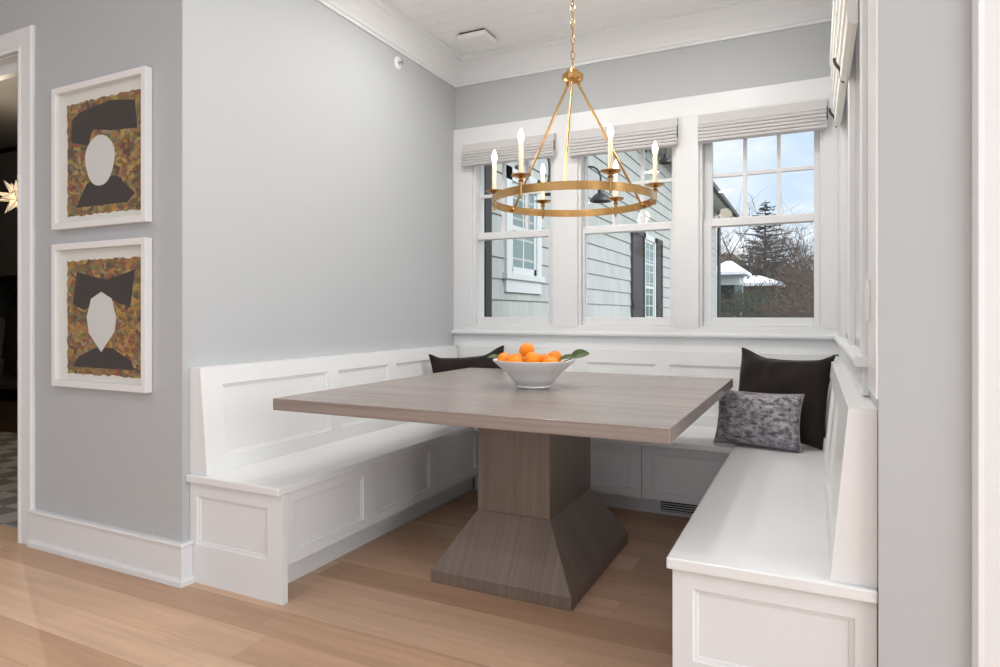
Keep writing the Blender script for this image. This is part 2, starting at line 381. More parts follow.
# right wall casing, stool, apron
b = MB(); b.box(XR-CT, XR, 2.12, YB-CT, 2.40, 2.521)
b.box(XR-CT, XR, 2.12, RW[0][0], 1.03, 2.40); b.box(XR-CT, XR, RW[0][1], RW[1][0], 1.03, 2.40); b.box(XR-CT, XR, RW[1][1], YB-CT, 1.03, 2.40)
struct(b.build('trim_9', 'trim', bevel=.002, merge=False), 'white window casings on the right wall')
b = MB(); b.prism([(0, 1.0), (.034, 1.0), (.042, 1.006), (.044, 1.015), (.042, 1.024), (.036, 1.03), (0, 1.03)], lambda p, y: (XR-p[0], y, p[1]), 2.10, YB-.04)
struct(b.build('trim_10', 'trim'), 'window stool along the right wall')
b = MB(); b.box(XR-.018, XR, 2.13, YB-.018, .915, 1.0); struct(b.build('trim_11', 'trim', bevel=.002), 'apron board on the right wall')

b = MB(); b.box(XR-.006, XR, YR+.001, 2.118, .94, ZC-.17); struct(b.build('trim_15', 'trim'), 'white board at the corner of the right wall')
# double-hung windows : local axis u along the wall, n into the room
def window(name, u0, u1, g0, g1, P, label):
    root = thing(name, P(u0, WZ0, 0), label, 'window'); root['kind'] = 'structure'; del root['category']
    def B(mb, a, b_, z0, z1, n0, n1):
        p, q = P(a, z0, n0), P(b_, z1, n1)
        mb.box(min(p[0], q[0]), max(p[0], q[0]), min(p[1], q[1]), max(p[1], q[1]), z0, z1)
    # n measured outward from the wall's inner face
    b = MB(); e = .0
    B(b, u0, u0+.018, WZ0, WZ1, .0, .14); B(b, u1-.018, u1, WZ0, WZ1, .0, .14); B(b, u0+.018, u1-.018, WZ1-.02, WZ1, 0, .14); B(b, u0+.018, u1-.018, WZ0, WZ0+.0145, .0, .15)
    b.build('window_frame', 'trim', root, merge=False)
    f0, f1 = u0+.019, u1-.019
    b = MB()
    B(b, f0, g0, 1.075, 1.745, .03, .065); B(b, g1, f1, 1.075, 1.745, .03, .065); B(b, g0, g1, 1.075, 1.128, .03, .065); B(b, g0, g1, 1.70, 1.745, .03, .065)
    lo = b.build('lower_sash', 'trim', root, bevel=.003, merge=False)
    b = MB(); B(b, g0, g1, 1.128, 1.70, .046, .049); b.build('glass_pane', 'glass', lo)
    b = MB()
    B(b, f0, g0, 1.70, 2.379, .07, .105); B(b, g1, f1, 1.70, 2.379, .07, .105); B(b, g0, g1, 1.70, 1.755, .07, .105); B(b, g0, g1, 2.34, 2.379, .07, .105)
    up = b.build('upper_sash', 'trim', root, bevel=.003, merge=False)
    w = (g1-g0)/3
    b = MB()
    for k in (1, 2): B(b, g0+w*k-.011, g0+w*k+.011, 1.755, 2.34, .072, .103)
    B(b, g0, g1, 2.015, 2.037, .074, .101)
    b.build('muntin_grid', 'trim', root, merge=False)
    b = MB(); B(b, g0, g1, 1.755, 2.34, .086, .089); b.build('glass_pane', 'glass', up)
    return root
Pb = lambda u, z, n: (u, YB+n, z)
Prr = lambda u, z, n: (XR+n, u, z)
for i, (a, c, g0, g1) in enumerate(WINS):
    window('window_%d' % (i+1), a, c, g0, g1, Pb, 'white double-hung window, %s of the three on the back wall' % ['left', 'middle', 'right'][i])
for i, (a, c) in enumerate(RW):
    window('window_%d' % (i+4), a, c, a+.055, c-.055, Prr, 'white double-hung window on the right wall')

# roman shades, folded up ; u along wall, n = distance into room
def roman(u0, u1, ztop, zbot, P, mat, label, slant=.0, dep=.05, side=True):
    root = thing('roman_shade', P((u0+u1)/2, zbot, .02), label, 'roman shade', 'folded roman shades on the nook windows')
    prof = [(.0, ztop), (dep*.7, ztop), (dep*.72, ztop-.045)]
    n = 6; z = ztop-.045; h = (z-zbot)/n
    back = []
    for k in range(n):
        nn = dep*.72+(dep*.35)*min(1, (k+1)/2.)-slant*max(0, k-1)/n*dep
        prof += [(nn, z-h*.12), (nn+.004, z-h*.5), (nn+.001, z-h*.92), (nn-.017, z-h)]
        z -= h
    prof += [(dep*(.5-slant*.3), zbot-.006), (.0, zbot+.004)]
    b = MB(); b.prism(prof, lambda p, u: P(u, p[1], p[0]), u0, u1)
    b.build('folded_fabric', mat, root, merge=False)
    # head rail inside the top of the fold and dark side cord; on slanted shades it draws in the dark pleat gaps
    b = MB(); z = ztop-.01
    b.prism([(.0, ztop), (dep*.7, ztop), (dep*.7, ztop+.004), (0, ztop+.004)], lambda p, u: P(u, p[1], p[0]), u0+.004, u1-.004)
    b.build('head_rail', 'white', root)
    b = MB(); pts = []
    for k in range(9):
        t = k/8
        pts.append(P(u1+.003, ztop-.05-(ztop-.05-zbot)*.62*t, dep*(.92+.1*math.sin(PI*t))) if not slant else P(u1+.004, zbot+.10*(1-t), dep*(1.12-.75*t)+.004*math.sin(9*t)))
    b.tube(pts, .0035 if not slant else .006, 6); b.build('side_cord_or_pleat_gap', 'iron', root)
    return root
def Pr_in(u, z, n): return (u, YB-CT-n, z)
roman(-2.323, -1.602, 2.392, 2.232, Pr_in, 'shade', 'pale grey folded roman shade above the leftmost back window')
roman(-1.488, -.776, 2.388, 2.215, Pr_in, 'shade', 'pale grey folded roman shade above the middle back window')
roman(-.648, .064, 2.385, 2.215, Pr_in, 'shade', 'pale grey folded roman shade above the right back window')
def Pr_r(u, z, n): return (XR-CT-n, u, z)
roman(2.30, 2.87, 2.60, 2.06, Pr_r, 'shade2', 'white folded roman shade over the near side window, nearest the grey wall end', .7, .046)
roman(2.95, 3.70, 2.60, 2.10, Pr_r, 'shade2', 'white folded roman shade over the far side window, beside the back wall', .7, .046)

# door casings
def casing(name, x0, x1, y, ztop, w=.125):
    b = MB()
    pr = [(0, 0), (0, .022), (.015, .026), (.03, .02), (w-.022, .0195), (w-.010, .021), (w, .012), (w, 0)]
    # left jamb, head, right jamb mitred
    def ring(fx): return fx
    R = []
    for (cx_, cz_, ex, ez) in ((x0, 0, -1, 0), (x0, ztop, -1, 1), (x1, ztop, 1, 1), (x1, 0, 1, 0)):
        R.append([(cx_+ex*u, y-n, cz_+ez*u) for u, n in pr])
    b.loft(R); return struct(b.build(name, 'trim', bevel=.0015), 'white door casing')
casing('trim_12', -4.62+.01, -3.605, YP, 2.475, .114)
casing('trim_13', .36+.075, 1.26-.01, YR, 2.475, .105)
b = MB(); b.box(-3.616, -3.60, YP, YP+.14, 0, 2.485); b.box(-4.62, -4.604, YP, YP+.14, 0, 2.485); b.box(-4.62, -3.60, YP, YP+.14, 2.47, 2.50)
b.box(-3.628, -3.616, YP+.05, YP+.09, 0, 2.47); b.box(-4.604, -3.616, YP+.05, YP+.09, 2.42, 2.47)
struct(b.build('trim_14', 'trim', merge=False), 'white door jamb')
b = MB(); b.panel((.44, 1.25), (.005, 2.47), [(.56, 1.13, 1.2, 2.35), (.56, 1.13, .2, 1.05)], lambda u, v, n: (u, YR+.04-n, v), .04)
struct(b.build('door_1', 'trim'), 'white panelled door')
# baseboard with cap and shoe
def base_prof(b, A, Bf):
    pr = [(0, 0), (.034, 0), (.034, .02), (.028, .03), (.02, .032), (.02, .158), (.027, .162), (.029, .172), (.025, .179), (0, .179)]
    b.loft([[A(u, v) for u, v in pr], [Bf(u, v) for u, v in pr]])
b = MB()
pr = [(0, 0), (.034, 0), (.034, .02), (.028, .03), (.02, .032), (.02, .158), (.027, .162), (.029, .172), (.025, .179), (0, .179)]
b.loft([[(-3.50, YP-u, v) for u, v in pr], [(XL+u, YP-u, v) for u, v in pr], [(XL+u, 1.918, v) for u, v in pr]])
struct(b.build('baseboard_left', 'trim'), 'tall white baseboard under the pictures')
b = MB(); b.loft([[(-6.5, YP-u, v) for u, v in pr], [(-4.75, YP-u, v) for u, v in pr]]); struct(b.build('baseboard_far_left', 'trim'))
b = MB(); b.loft([[(XR, YR-u, v) for u, v in pr], [(.325, YR-u, v) for u, v in pr]]); struct(b.build('baseboard_right', 'trim'))

# ---------------------------------------------------------------- benches
SZ, ST = .463, .032
BT, BB, BH = .064, .106, .919
def bench_left():
    r = thing('banquette_bench', (-2.15, 3.0, 0), 'white built-in panelled bench along the left wall, running back from the grey wall corner', 'bench', 'built-in benches of the nook')
    b = MB(); b.box(XL+.001, -1.8925, 1.899, YB-.005, SZ-ST, SZ); b.build('seat', 'seat', r, bevel=.004)
    # backrest with sloping face
    def P(u, v, n):
        t = (v-SZ)/(BH-SZ); return (XL+BB+(BT-BB)*t+n, u, v)
    b = MB(); b.panel((1.920, YB-BT-.02), (SZ+.0005, BH), [(2.03, 2.715, .53, .84), (2.80, 3.265, .53, .84), (3.35, 3.90, .53, .84)], P, .0125)
    b.prism([(XL+.001, SZ+.0005), (XL+BB-.0124, SZ+.0005), (XL+BT-.0124, BH), (XL+.001, BH)], lambda p, y: (p[0], y, p[1]), 1.920, YB-BT-.02)
    b.build('backrest', 'seat', r, merge=False)
    b = MB(); b.panel((XL+.002, -1.889), (0, SZ-ST), [(XL+.045, -1.968, .165, .372)], lambda u, v, n: (u, 1.919-n, v), .03)
    b.build('end_panel', 'trim', r)
    b = MB(); b.box(XL+.01, -1.935, 1.950, YB-.01, .13, SZ-ST); b.build('carcass', 'trim', r)
    for a, c in ((1.952, 2.507), (2.509, 3.092), (3.094, 3.628)):
        b = MB(); b.panel((a, c), (.135, SZ-ST-.004), [(a+.055, c-.045, .178, .385)], lambda u, v, n: (-1.912+n, u, v), .022)
        b.build('door', 'trim', r)
    b = MB(); b.box(-2.04, -2.02, 1.950, 3.748, 0, .13); b.build('toe_kick', 'trim', r)
    return r
bench_left()
def bench_back():
    r = thing('banquette_bench', (-1.13, 3.85, 0), 'white built-in panelled bench under the three back windows, behind the table', 'bench', 'built-in benches of the nook')
    b = MB(); b.box(-1.8915, -.377, 3.507, YB-.005, SZ-ST, SZ); b.build('seat', 'seat', r, bevel=.004)
    def P(u, v, n):
        t = (v-SZ)/(BH-SZ); return (u, YB-BB-(BT-BB)*t-n, v)
    rec = [(x, x+.465, .53, .83) for x in (-1.92, -1.374, -.828)]+[(-.282, -.02, .53, .83)]
    b = MB(); b.panel((XL+BT+.03, XR-BT-.03), (SZ+.0005, BH-.002), rec, P, .0125)
    b.prism([(YB-.0185, SZ+.0005), (YB-BB+.0124, SZ+.0005), (YB-BT+.0124, BH-.002), (YB-.0185, BH-.002)], lambda p, x: (x, p[0], p[1]), XL+.05, XR-.05)
    b.build('backrest', 'seat', r, merge=False)
    b = MB(); b.box(-1.91, -.37, 3.63, YB-.01, .115, SZ-ST); b.build('carcass', 'trim', r)
    for a, c in ((-1.905, -1.397), (-1.393, -.872), (-.868, -.352)):
        b = MB(); b.panel((a, c), (.118, SZ-ST-.012), [(a+.058, c-.062, .165, .375)], lambda u, v, n: (u, 3.605-n, v), .022)
        b.build('door', 'trim', r)
    b = MB(); b.box(-2.01, -.27, 3.75, 3.77, 0, .115); b.build('toe_kick', 'trim', r)
bench_back()
def bench_right():
    r = thing('banquette_bench', (-.1, 3.0, 0), 'white built-in panelled bench along the right wall with the bare seat, nearest the camera', 'bench', 'built-in benches of the nook')
    b = MB(); b.box(-.376, XR-.001, 1.846, YB-.005, SZ-ST, SZ); b.build('seat', 'seat', r, bevel=.004)
    def P(u, v, n):
        t = (v-SZ)/(BH-SZ); return (XR-BB-(BT-BB)*t-n, u, v)
    b = MB(); b.panel((1.868, YB-BT-.02), (SZ+.0005, BH-.008), [(1.97, 2.655, .53, .835), (2.74, 3.205, .53, .835), (3.29, 3.90, .53, .835)], P, .0125)
    b.prism([(XR-.001, SZ+.0005), (XR-BB+.0124, SZ+.0005), (XR-BT+.0117, BH-.008), (XR-.001, BH-.008)], lambda p, y: (p[0], y, p[1]), 1.868, YB-BT-.02)
    b.build('backrest', 'seat', r, merge=False)
    b = MB(); b.panel((-.362, XR-.002), (0, SZ-ST), [(-.306, .093, .176, .378)], lambda u, v, n: (u, 1.866-n, v), .03)
    b.build('end_panel', 'trim', r)
    b = MB(); b.box(-.325, XR-.01, 1.896, YB-.01, .13, SZ-ST); b.build('carcass', 'trim', r)
    for a, c in ((1.898, 2.437), (2.439, 3.02), (3.022, 3.60)):
        b = MB(); b.panel((a, c), (.135, SZ-ST-.004), [(a+.055, c-.045, .178, .385)], lambda u, v, n: (-.348-n, u, v), .022)
        b.build('door', 'trim', r)
    b = MB(); b.box(-.27, -.25, 1.896, 3.748, 0, .13); b.build('toe_kick', 'trim', r)
bench_right()
# register in the toe kick
r = thing('vent_register', (-.62, 3.748, .03), 'small slotted metal heating register in the toe kick under the back bench', 'vent')
b = MB(); b.box(-.80, -.45, 3.7445, 3.7495, .012, .094); b.build('backing', 'dark', r)
b = MB()
for z in (.012, .088): b.box(-.80, -.45, 3.736, 3.7445, z, z+.007)
for x in (-.80, -.457): b.box(x, x+.007, 3.736, 3.7445, .012, .095)
b.build('frame', 'trim', r, merge=False)
b = MB()
for k in range(5): b.box(-.793, -.457, 3.737, 3.7445, .024+k*.0135, .0285+k*.0135)
b.build('louvres', 'trim', r, merge=False)

# ---------------------------------------------------------------- table
t = thing('dining_table', (-1.177, 2.78, 0), 'large rectangular grey-brown wooden table on a flared pedestal in the middle of the nook', 'table')
b = MB(); b.box(-1.9674, -.3858, 1.9459, 3.6138, .762, .81); b.build('tabletop', 'tblX', t, bevel=.003)
cx_, cy_, hx, hy_ = -1.161, 2.786, .170, .273
sq = lambda a, c, z: [(cx_-a, cy_-c, z), (cx_+a, cy_-c, z), (cx_+a, cy_+c, z), (cx_-a, cy_+c, z)]
b = MB(); b.loft([sq(hx, hy_, .291), sq(hx, hy_, .762)]); b.build('pedestal_column', 'tblZ', t, bevel=.002)
b = MB(); b.loft([sq(.318, .4225, .0), sq(.318, .4225, .052), sq(hx, hy_, .2905)]); fb = b.build('flared_base', 'tblFX', t, bevel=.002)
fb.data.materials.append(M['tblFY'])
for p in fb.data.polygons:
    if abs(p.normal.x) > abs(p.normal.y): p.material_index = 1

# ---------------------------------------------------------------- bowl, oranges, leaves
BX, BY, BZ = -1.170, 2.765, .8105
prof = [(.001, 0), (.070, 0), (.076, .003), (.074, .010), (.080, .016), (.098, .032), (.110, .048), (.118, .060), (.132, .072), (.155, .092), (.178, .112), (.190, .124), (.192, .128), (.188, .129),
        (.174, .116), (.150, .097), (.126, .079), (.110, .063), (.098, .046), (.080, .028), (.05, .018), (.001, .015)]
b = MB(); b.lathe(prof, (BX, BY, BZ), 56); o = b.build('fruit_bowl', 'cer', smooth=True, loc=(BX, BY, BZ)); tag(o, 'white flared ceramic bowl full of oranges on the table', 'bowl')
sa, ca = math.sin(math.radians(25.93)), math.cos(math.radians(25.93))
def cam(r_, d_):  # offsets to the right of / away from the viewpoint, about the bowl
    return (BX+ca*r_-sa*d_, BY+sa*r_+ca*d_)
def orange_proto():
    b = MB(); n = 20; R = .0375
    prof = []
    for k in range(n+1):
        a = PI*k/n; rr = R*math.sin(a); z = -R*.95*math.cos(a)
        if k == n: rr = .0005; z -= .003
        if k == 0: rr = .0005
        prof.append((max(rr, .0005), z))
    b.lathe(prof, (0, 0, 0), 28); return b.build('orange', 'orange', smooth=True)
OR = [(-.135, -.02, .128, 'orange at the left edge of the bowl'), (-.090, -.075, .121, 'orange low at the front left of the bowl'), (-.032, .01, .171, 'orange sitting on top of the pile'),
      (-.010, -.065, .134, 'orange at the front centre of the pile'), (.045, -.02, .120, 'small-looking orange right of the pile centre'), (.095, .0, .134, 'rightmost raised orange, beside the green leaf'),
      (.070, -.085, .112, 'orange low at the right front with its stem end showing'), (-.075, .07, .118, 'orange at the back left of the bowl, mostly hidden'), (.02, .08, .115, 'orange at the back of the bowl, behind the pile'),
      (-.03, -.0, .085, 'orange at the bottom of the bowl under the pile')]
proto = orange_proto()
for i, (rr, dd, zz, lb) in enumerate(OR):
    o = proto if i == 0 else proto.copy()
    if i: COL.objects.link(o)
    x, y = cam(rr, dd); o.location = (x, y, BZ+zz); o.rotation_euler = (random.uniform(-.8, .8), random.uniform(-.8, .8), random.uniform(0, 6))
    sc = random.uniform(.94, 1.04); o.scale = (sc,)*3
    tag(o, lb, 'orange', 'oranges in the bowl')
# stem stars are tiny part meshes
def leafmesh(b, p0, p1, w, up, droop=.01):
    p0, p1 = Vector(p0), Vector(p1); d = p1-p0; side = d.cross(Vector(up)).normalized(); upv = side.cross(d).normalized(); n = 10; rows = []
    for k in range(n+1):
        t = k/n; ww = w*(math.sin(PI*min(1, t*.92+.04))**.75); c = p0+d*t+upv*(droop*math.sin(PI*t))
        rows.append([tuple(c+side*ww*s+upv*(abs(s)*ww*.35)) for s in (-1, -.5, 0, .5, 1)])
    top = rows; bot = [[tuple(Vector(p)-upv*.0012) for p in r] for r in rows]
    R = [a+bb[::-1] for a, bb in zip(top, bot)]
    b.loft(R)
x0, y0 = cam(.12, -.02); x1, y1 = cam(.18, -.02); x2, y2 = cam(.245, -.03)
t = thing('leaf_sprig', (x0, y0, BZ+.13), 'green leafy sprig sticking out over the right rim of the bowl', 'leaves')
b = MB(); b.tube([(x0, y0, BZ+.115), (x1, y1, BZ+.136), (x2-.03, y2, BZ+.15)], .0022, 6); b.build('stem', 'leaf', t)
b = MB(); q = cam(.165, -.02); q2 = cam(.252, -.035); leafmesh(b, (q[0], q[1], BZ+.140), (q2[0], q2[1], BZ+.158), .023, (.3, -.8, .6)); b.build('leaf', 'leaf', t, smooth=True)
b = MB(); q = cam(.115, -.02); q2 = cam(.195, -.05); leafmesh(b, (q[0], q[1], BZ+.130), (q2[0], q2[1], BZ+.140), .014, (.2, -.7, .7)); b.build('leaf', 'leaf', t, smooth=True)
t = thing('leaf_sprig', (*cam(-.17, .0), BZ+.13), 'small pale green leaf at the left rim of the bowl', 'leaves')
b = MB(); q = cam(-.15, .0); q2 = cam(-.215, -.01); leafmesh(b, (q[0], q[1], BZ+.131), (q2[0], q2[1], BZ+.137), .014, (.2, -.5, .8)); b.build('leaf', 'leaf', t, smooth=True)

# ---------------------------------------------------------------- pillows
def ss(t):
    t = max(0, min(1, t)); return t*t*(3-2*t)
def pillow(name, W, H, T, mat, pipemat, label, bottom, yaw, lean, chop=0.0, hi=1, pipe=.004, pinch=.07, roll=0, group='cushions on the benches'):
    """W,H size; bottom = centre of the bottom edge; yaw turns the face; lean tips it back"""
    root = thing(name, bottom, label, 'cushion', group)
    n = 28
    def pos(u, v, s):
        x = u*W/2*(1-pinch*(1-v*v)*abs(u)**1.5); z = v*H/2*(1-pinch*(1-u*u)*abs(v)**1.5)
        if v > 0: z -= chop*H*ss((hi*u+1)/.62)*(.5+.5*ss((1-hi*u)/.3))*v**3
        th = T/2*(max(0, 1-u**4)*max(0, 1-v**4))**.55
        th *= 1+.09*math.sin(5*u+3*v)+.06*math.sin(9*v-4*u)+.04*math.sin(11*u-6*v)
        if chop: th *= 1-.25*math.exp(-((hi*u+.4-.25*v)/.13)**2)*max(0, v)
        return Vector((x, -s*th, z+H/2))
    b = MB(); G = {}
    for s in (1, -1):
        for i in range(n+1):
            for j in range(n+1):
                edge = i in (0, n) or j in (0, n)
                if s == -1 and edge: continue
                u, v = math.sin(PI/2*(2*i/n-1)), math.sin(PI/2*(2*j/n-1))
                G[s, i, j] = b.bm.verts.new(pos(u, v, s))
    g = lambda s, i, j: G.get((s, i, j)) or G[1, i, j]
    for s in (1, -1):
        for i in range(n):
            for j in range(n): b.bm.faces.new((g(s, i, j), g(s, i+1, j), g(s, i+1, j+1), g(s, i, j+1)))
    o = b.build('cushion_cover', mat, root, smooth=True); o.location = (0, 0, 0)
    E = []
    for k in range(n): E.append(pos(math.sin(PI/2*(2*k/n-1)), -1, 1))
    for k in range(n): E.append(pos(1, math.sin(PI/2*(2*k/n-1)), 1))
    for k in range(n): E.append(pos(-math.sin(PI/2*(2*k/n-1)), 1, 1))
    for k in range(n): E.append(pos(-1, -math.sin(PI/2*(2*k/n-1)), 1))
    b = MB(); b.tube(E, pipe, 6, closed=True); o = b.build('piping', pipemat, root, smooth=True); o.location = (0, 0, 0)
    root.rotation_mode = 'XYZ'
    root.rotation_euler = (lean, roll, yaw)
    return root
M['pipe'] = paint('grey_piping', rgb(150, 142, 148), .6)
# black pillow, right corner : from (-.39,4.03) to (.06,3.68)
pillow('throw_pillow', .56, .49, .17, 'velvet', 'velvet', 'large black velvet cushion with pointed corners standing in the right corner of the benches', (-.185, 3.75, SZ+.008), math.atan2(3.70-4.0, .05+.41), -.17, chop=.07, pinch=.09)
pillow('throw_pillow', .43, .285, .15, 'gvelvet', 'pipe', 'small rectangular mottled grey velvet cushion leaning on the large black cushion', (-.27, 3.56, SZ+.004), math.radians(-12), -.22, chop=.0, pinch=.07)
pillow('throw_pillow', .535, .45, .15, 'velvet', 'velvet', 'black velvet cushion in the far left corner, behind the table', (-2.055, 3.815, SZ+.008), math.atan2(.38, .35), -.14, chop=.10, hi=-1, pinch=.08, roll=-.05)

# ---------------------------------------------------------------- chandelier
CXc, CYc, R0, ZR = -1.024, 2.89, .375, 1.665
t = thing('chandelier', (CXc, CYc, ZR), 'round brass ring chandelier with six candle lights hanging on a chain over the table', 'chandelier')
b = MB(); b.lathe([(R0, 0), (R0+.006, 0), (R0+.006, .036), (R0, .036)], (CXc, CYc, ZR), 96, close=True); b.build('ring', 'brass', t, smooth=True)
def cpol(deg, R):  # angle measured from 'towards the viewer', positive to the right
    a = math.radians(deg); r_, d_ = R*math.sin(a), -R*math.cos(a)
    return CXc+ca*r_-sa*d_, CYc+sa*r_+ca*d_
HZ = 2.262
for a in (-12, 108, -132):
    p, q = cpol(a, R0-.003), cpol(a, .032)
    b = MB(); b.tube([(p[0], p[1], ZR+.012), (q[0], q[1], HZ-.03), (q[0], q[1], HZ-.015)], .0058, 10)
    p2 = cpol(a, R0-.004); b.sphere((p2[0], p2[1], ZR+.018), .010, 12); b.sphere((q[0], q[1], HZ-.03), .0095, 12)
    b.build('support_rod', 'brass', t, smooth=True)
b = MB(); b.lathe([(.001, -.022), (.018, -.022), (.030, -.016), (.046, -.012), (.050, -.004), (.050, .014), (.046, .018), (.034, .022), (.032, .032), (.014, .036), (.010, .05), (.001, .052)], (CXc, CYc, HZ), 40)
b.build('hub', 'brass', t, smooth=True)
b = MB(); z = HZ+.050; k = 0
while z < ZC-.05:
    pts = []
    for j in range(16):
        a = 2*PI*j/16; u = .0085*math.cos(a); w = .0215*math.sin(a)
        pts.append((CXc+(u if k % 2 else 0)*ca+(0 if k % 2 else u)*-sa, CYc+(u if k % 2 else 0)*sa+(0 if k % 2 else u)*ca, z+.0215+w))
    b.tube(pts, .0028, 6, closed=True); z += .0365; k += 1
b.build('chain', 'brass', t, smooth=True, merge=False)
b = MB(); b.lathe([(.001, -.05), (.012, -.05), (.014, -.03), (.055, -.022), (.06, -.004), (.06, 0), (.001, 0)], (CXc, CYc, ZC-.0005), 32); b.build('ceiling_canopy', 'brass', t, smooth=True)
for a in (18, -42, 78, -102, 138, -162):
    x, y = cpol(a, R0+.003)
    b = MB(); zz = 1.737
    b.lathe([(.001, ZR-.014-zz), (.005, ZR-.012-zz), (.006, ZR-.002-zz), (.008, ZR+.037-zz), (.009, -.022), (.014, -.018), (.007, -.012), (.010, -.006), (.030, .0), (.043, .006), (.044, .009), (.030, .005), (.013, .004), (.013, .010), (.001, .010)], (x, y, zz), 28)
    ar = b.build('candle_dish', 'brass', t, smooth=True)
    b = MB(); b.lathe([(.001, .01), (.0105, .01), (.0105, .138), (.008, .141), (.001, .141)], (x, y, zz), 20); b.build('candle_sleeve', 'candle', ar, smooth=True)
    b = MB(); b.lathe([(.001, .141), (.007, .142), (.009, .150), (.0125, .162), (.0135, .170), (.0115, .183), (.007, .195), (.003, .204), (.0005, .208)], (x, y, zz), 20); b.build('bulb', 'bulb', ar, smooth=True)

# ---------------------------------------------------------------- pictures (abstract stand-ins)
def picture(z0, z1, seed, label, kind):
    x0, x1 = -3.297, -2.612; yf = YP-.034
    t = thing('framed_picture', ((x0+x1)/2, YP, z0), label, 'picture', 'pictures on the grey wall')
    w = .030
    b = MB(); pr = [(0, 0), (0, .034), (w, .034), (w, 0)]
    R = []
    for (cx, cz, ex, ez) in ((x0, z0, 1, 1), (x1, z0, -1, 1), (x1, z1, -1, -1), (x0, z1, 1, -1), (x0, z0, 1, 1)):
        R.append([(cx+ex*u, YP-.001-n, cz+ez*u) for u, n in pr])
    b.loft(R, caps=False); b.build('frame', 'white', t, bevel=.002)
    b = MB(); b.box(x0+w, x1-w, YP-.008, YP-.004, z0+w, z1-w); b.build('mat_board', 'mat', t)
    ax0, ax1, az0, az1 = x0+.085, x1-.062, z0+.062, z1-.082
    rnd = random.Random(seed); pts = []
    def edge(p, q, n):
        for k in range(n):
            f = k/n; j = rnd.uniform(-.005, .005)
            dx, dz = q[0]-p[0], q[1]-p[1]; L = math.hypot(dx, dz)
            pts.append((p[0]+dx*f-dz/L*j, p[1]+dz*f+dx/L*j))
    edge((ax0, az0), (ax1, az0), 26); edge((ax1, az0), (ax1, az1), 32); edge((ax1, az1), (ax0, az1), 26); edge((ax0, az1), (ax0, az0), 32)
    b = MB(); b.prism(pts, lambda p, y: (p[0], y, p[1]), YP-.008, YP-.0095)
    art = b.build('artwork', mk_collage(seed), t)
    W_, H_ = ax1-ax0, az1-az0
    def shape(poly, mat, y, nm):
        b = MB(); b.prism([(ax0+W_*p[0], az0+H_*p[1]) for p in poly], lambda p, yy: (p[0], yy, p[1]), y, y-.0006); b.build(nm, mat, art)
    ell = lambda cx, cz, rx, rz, n=36, k=1: [(cx+rx*math.cos(2*PI*i/n)*(1+.06*math.sin(3*2*PI*i/n*k)), cz+rz*math.sin(2*PI*i/n)) for i in range(n)]
    if kind == 0:
        shape([(.06, .66), (.30, .60), (.36, .74), (.62, .70), (.95, .68), (.92, .92), (.60, .96), (.22, .92), (.07, .86)], 'ink', YP-.0095, 'dark_block')
        shape([(.12, .07), (.82, .07), (.92, .14), (.70, .30), (.46, .33), (.28, .27)], 'ink', YP-.0095, 'dark_block')
        shape(ell(.46, .46, .20, .22), 'inkw', YP-.0102, 'white_oval')
    else:
        shape([(.08, .62), (.24, .56), (.50, .68), (.86, .58), (.92, .90), (.55, .82), (.14, .90)], 'ink', YP-.0095, 'dark_block')
        shape([(.08, .06), (.92, .06), (.86, .14), (.62, .24), (.38, .23), (.16, .15)], 'ink', YP-.0095, 'dark_block')
        shape([(.48, .20), (.66, .38), (.68, .50), (.62, .66), (.48, .72), (.34, .66), (.28, .50), (.31, .36)], 'inkw', YP-.0102, 'white_oval')
    b = MB(); b.box(x0+w, x1-w, YP-.024, YP-.022, z0+w, z1-w); b.build('glazing', 'pglass', t)
picture(1.553, 2.230, 3, 'upper of the two white-framed collage pictures on the grey wall by the doorway', 0)
picture(.806, 1.484, 11, 'lower of the two white-framed collage pictures on the grey wall by the doorway', 1)

# ---------------------------------------------------------------- small fittings
t = thing('ceiling_detector', (-2.03, 3.83, ZC), 'square white fitting on the plank ceiling near the far left corner', 'detector')
b = MB(); b.box(-2.12, -1.93, 3.735, 3.90, ZC-.012, ZC); b.build('shadow_gap', 'dark', t)
def rr(x0, x1, y0, y1, z): return [(x0, y0, z), (x1, y0, z), (x1, y1, z), (x0, y1, z)]
b = MB(); b.loft([rr(-2.13, -1.92, 3.725, 3.91, ZC-.012), rr(-2.13, -1.92, 3.725, 3.91, ZC-.03), rr(-2.115, -1.935, 3.74, 3.895, ZC-.04)]); b.build('cover', 'white', t, bevel=.004)
t = thing('sprinkler_head', (XL, 3.468, 2.773), 'tiny round white sprinkler head high on the left wall below the crown', 'sprinkler')
b = MB()
def lx(prof, c, n=24): 
    R = [[(c[0]+z, c[1]+r*math.cos(2*PI*k/n), c[2]+r*math.sin(2*PI*k/n)) for k in range(n)] for r, z in prof]; return R
b.loft(lx([(.040, .0), (.040, .003), (.032, .008), (.018, .009), (.016, .004), (.001, .004)], (XL, 3.468, 2.773))); b.build('escutcheon', 'white', t, smooth=True)
b = MB(); b.loft(lx([(.006, .004), (.006, .030), (.012, .032), (.012, .035), (.001, .036)], (XL, 3.468, 2.773))); b.build('nozzle', 'nickel', t, smooth=True)
t = thing('light_switch', (XR, 2.045, 1.19), 'slim white switch plate on the right wall seen edge-on, beside the side window', 'switch')
b = MB(); b.box(XR-.013, XR-.006, 2.01, 2.085, 1.13, 1.245); b.build('plate', 'white', t, bevel=.002)
b = MB(); b.box(XR-.016, XR-.013, 2.03, 2.065, 1.155, 1.22); b.build('rocker', 'white', t)

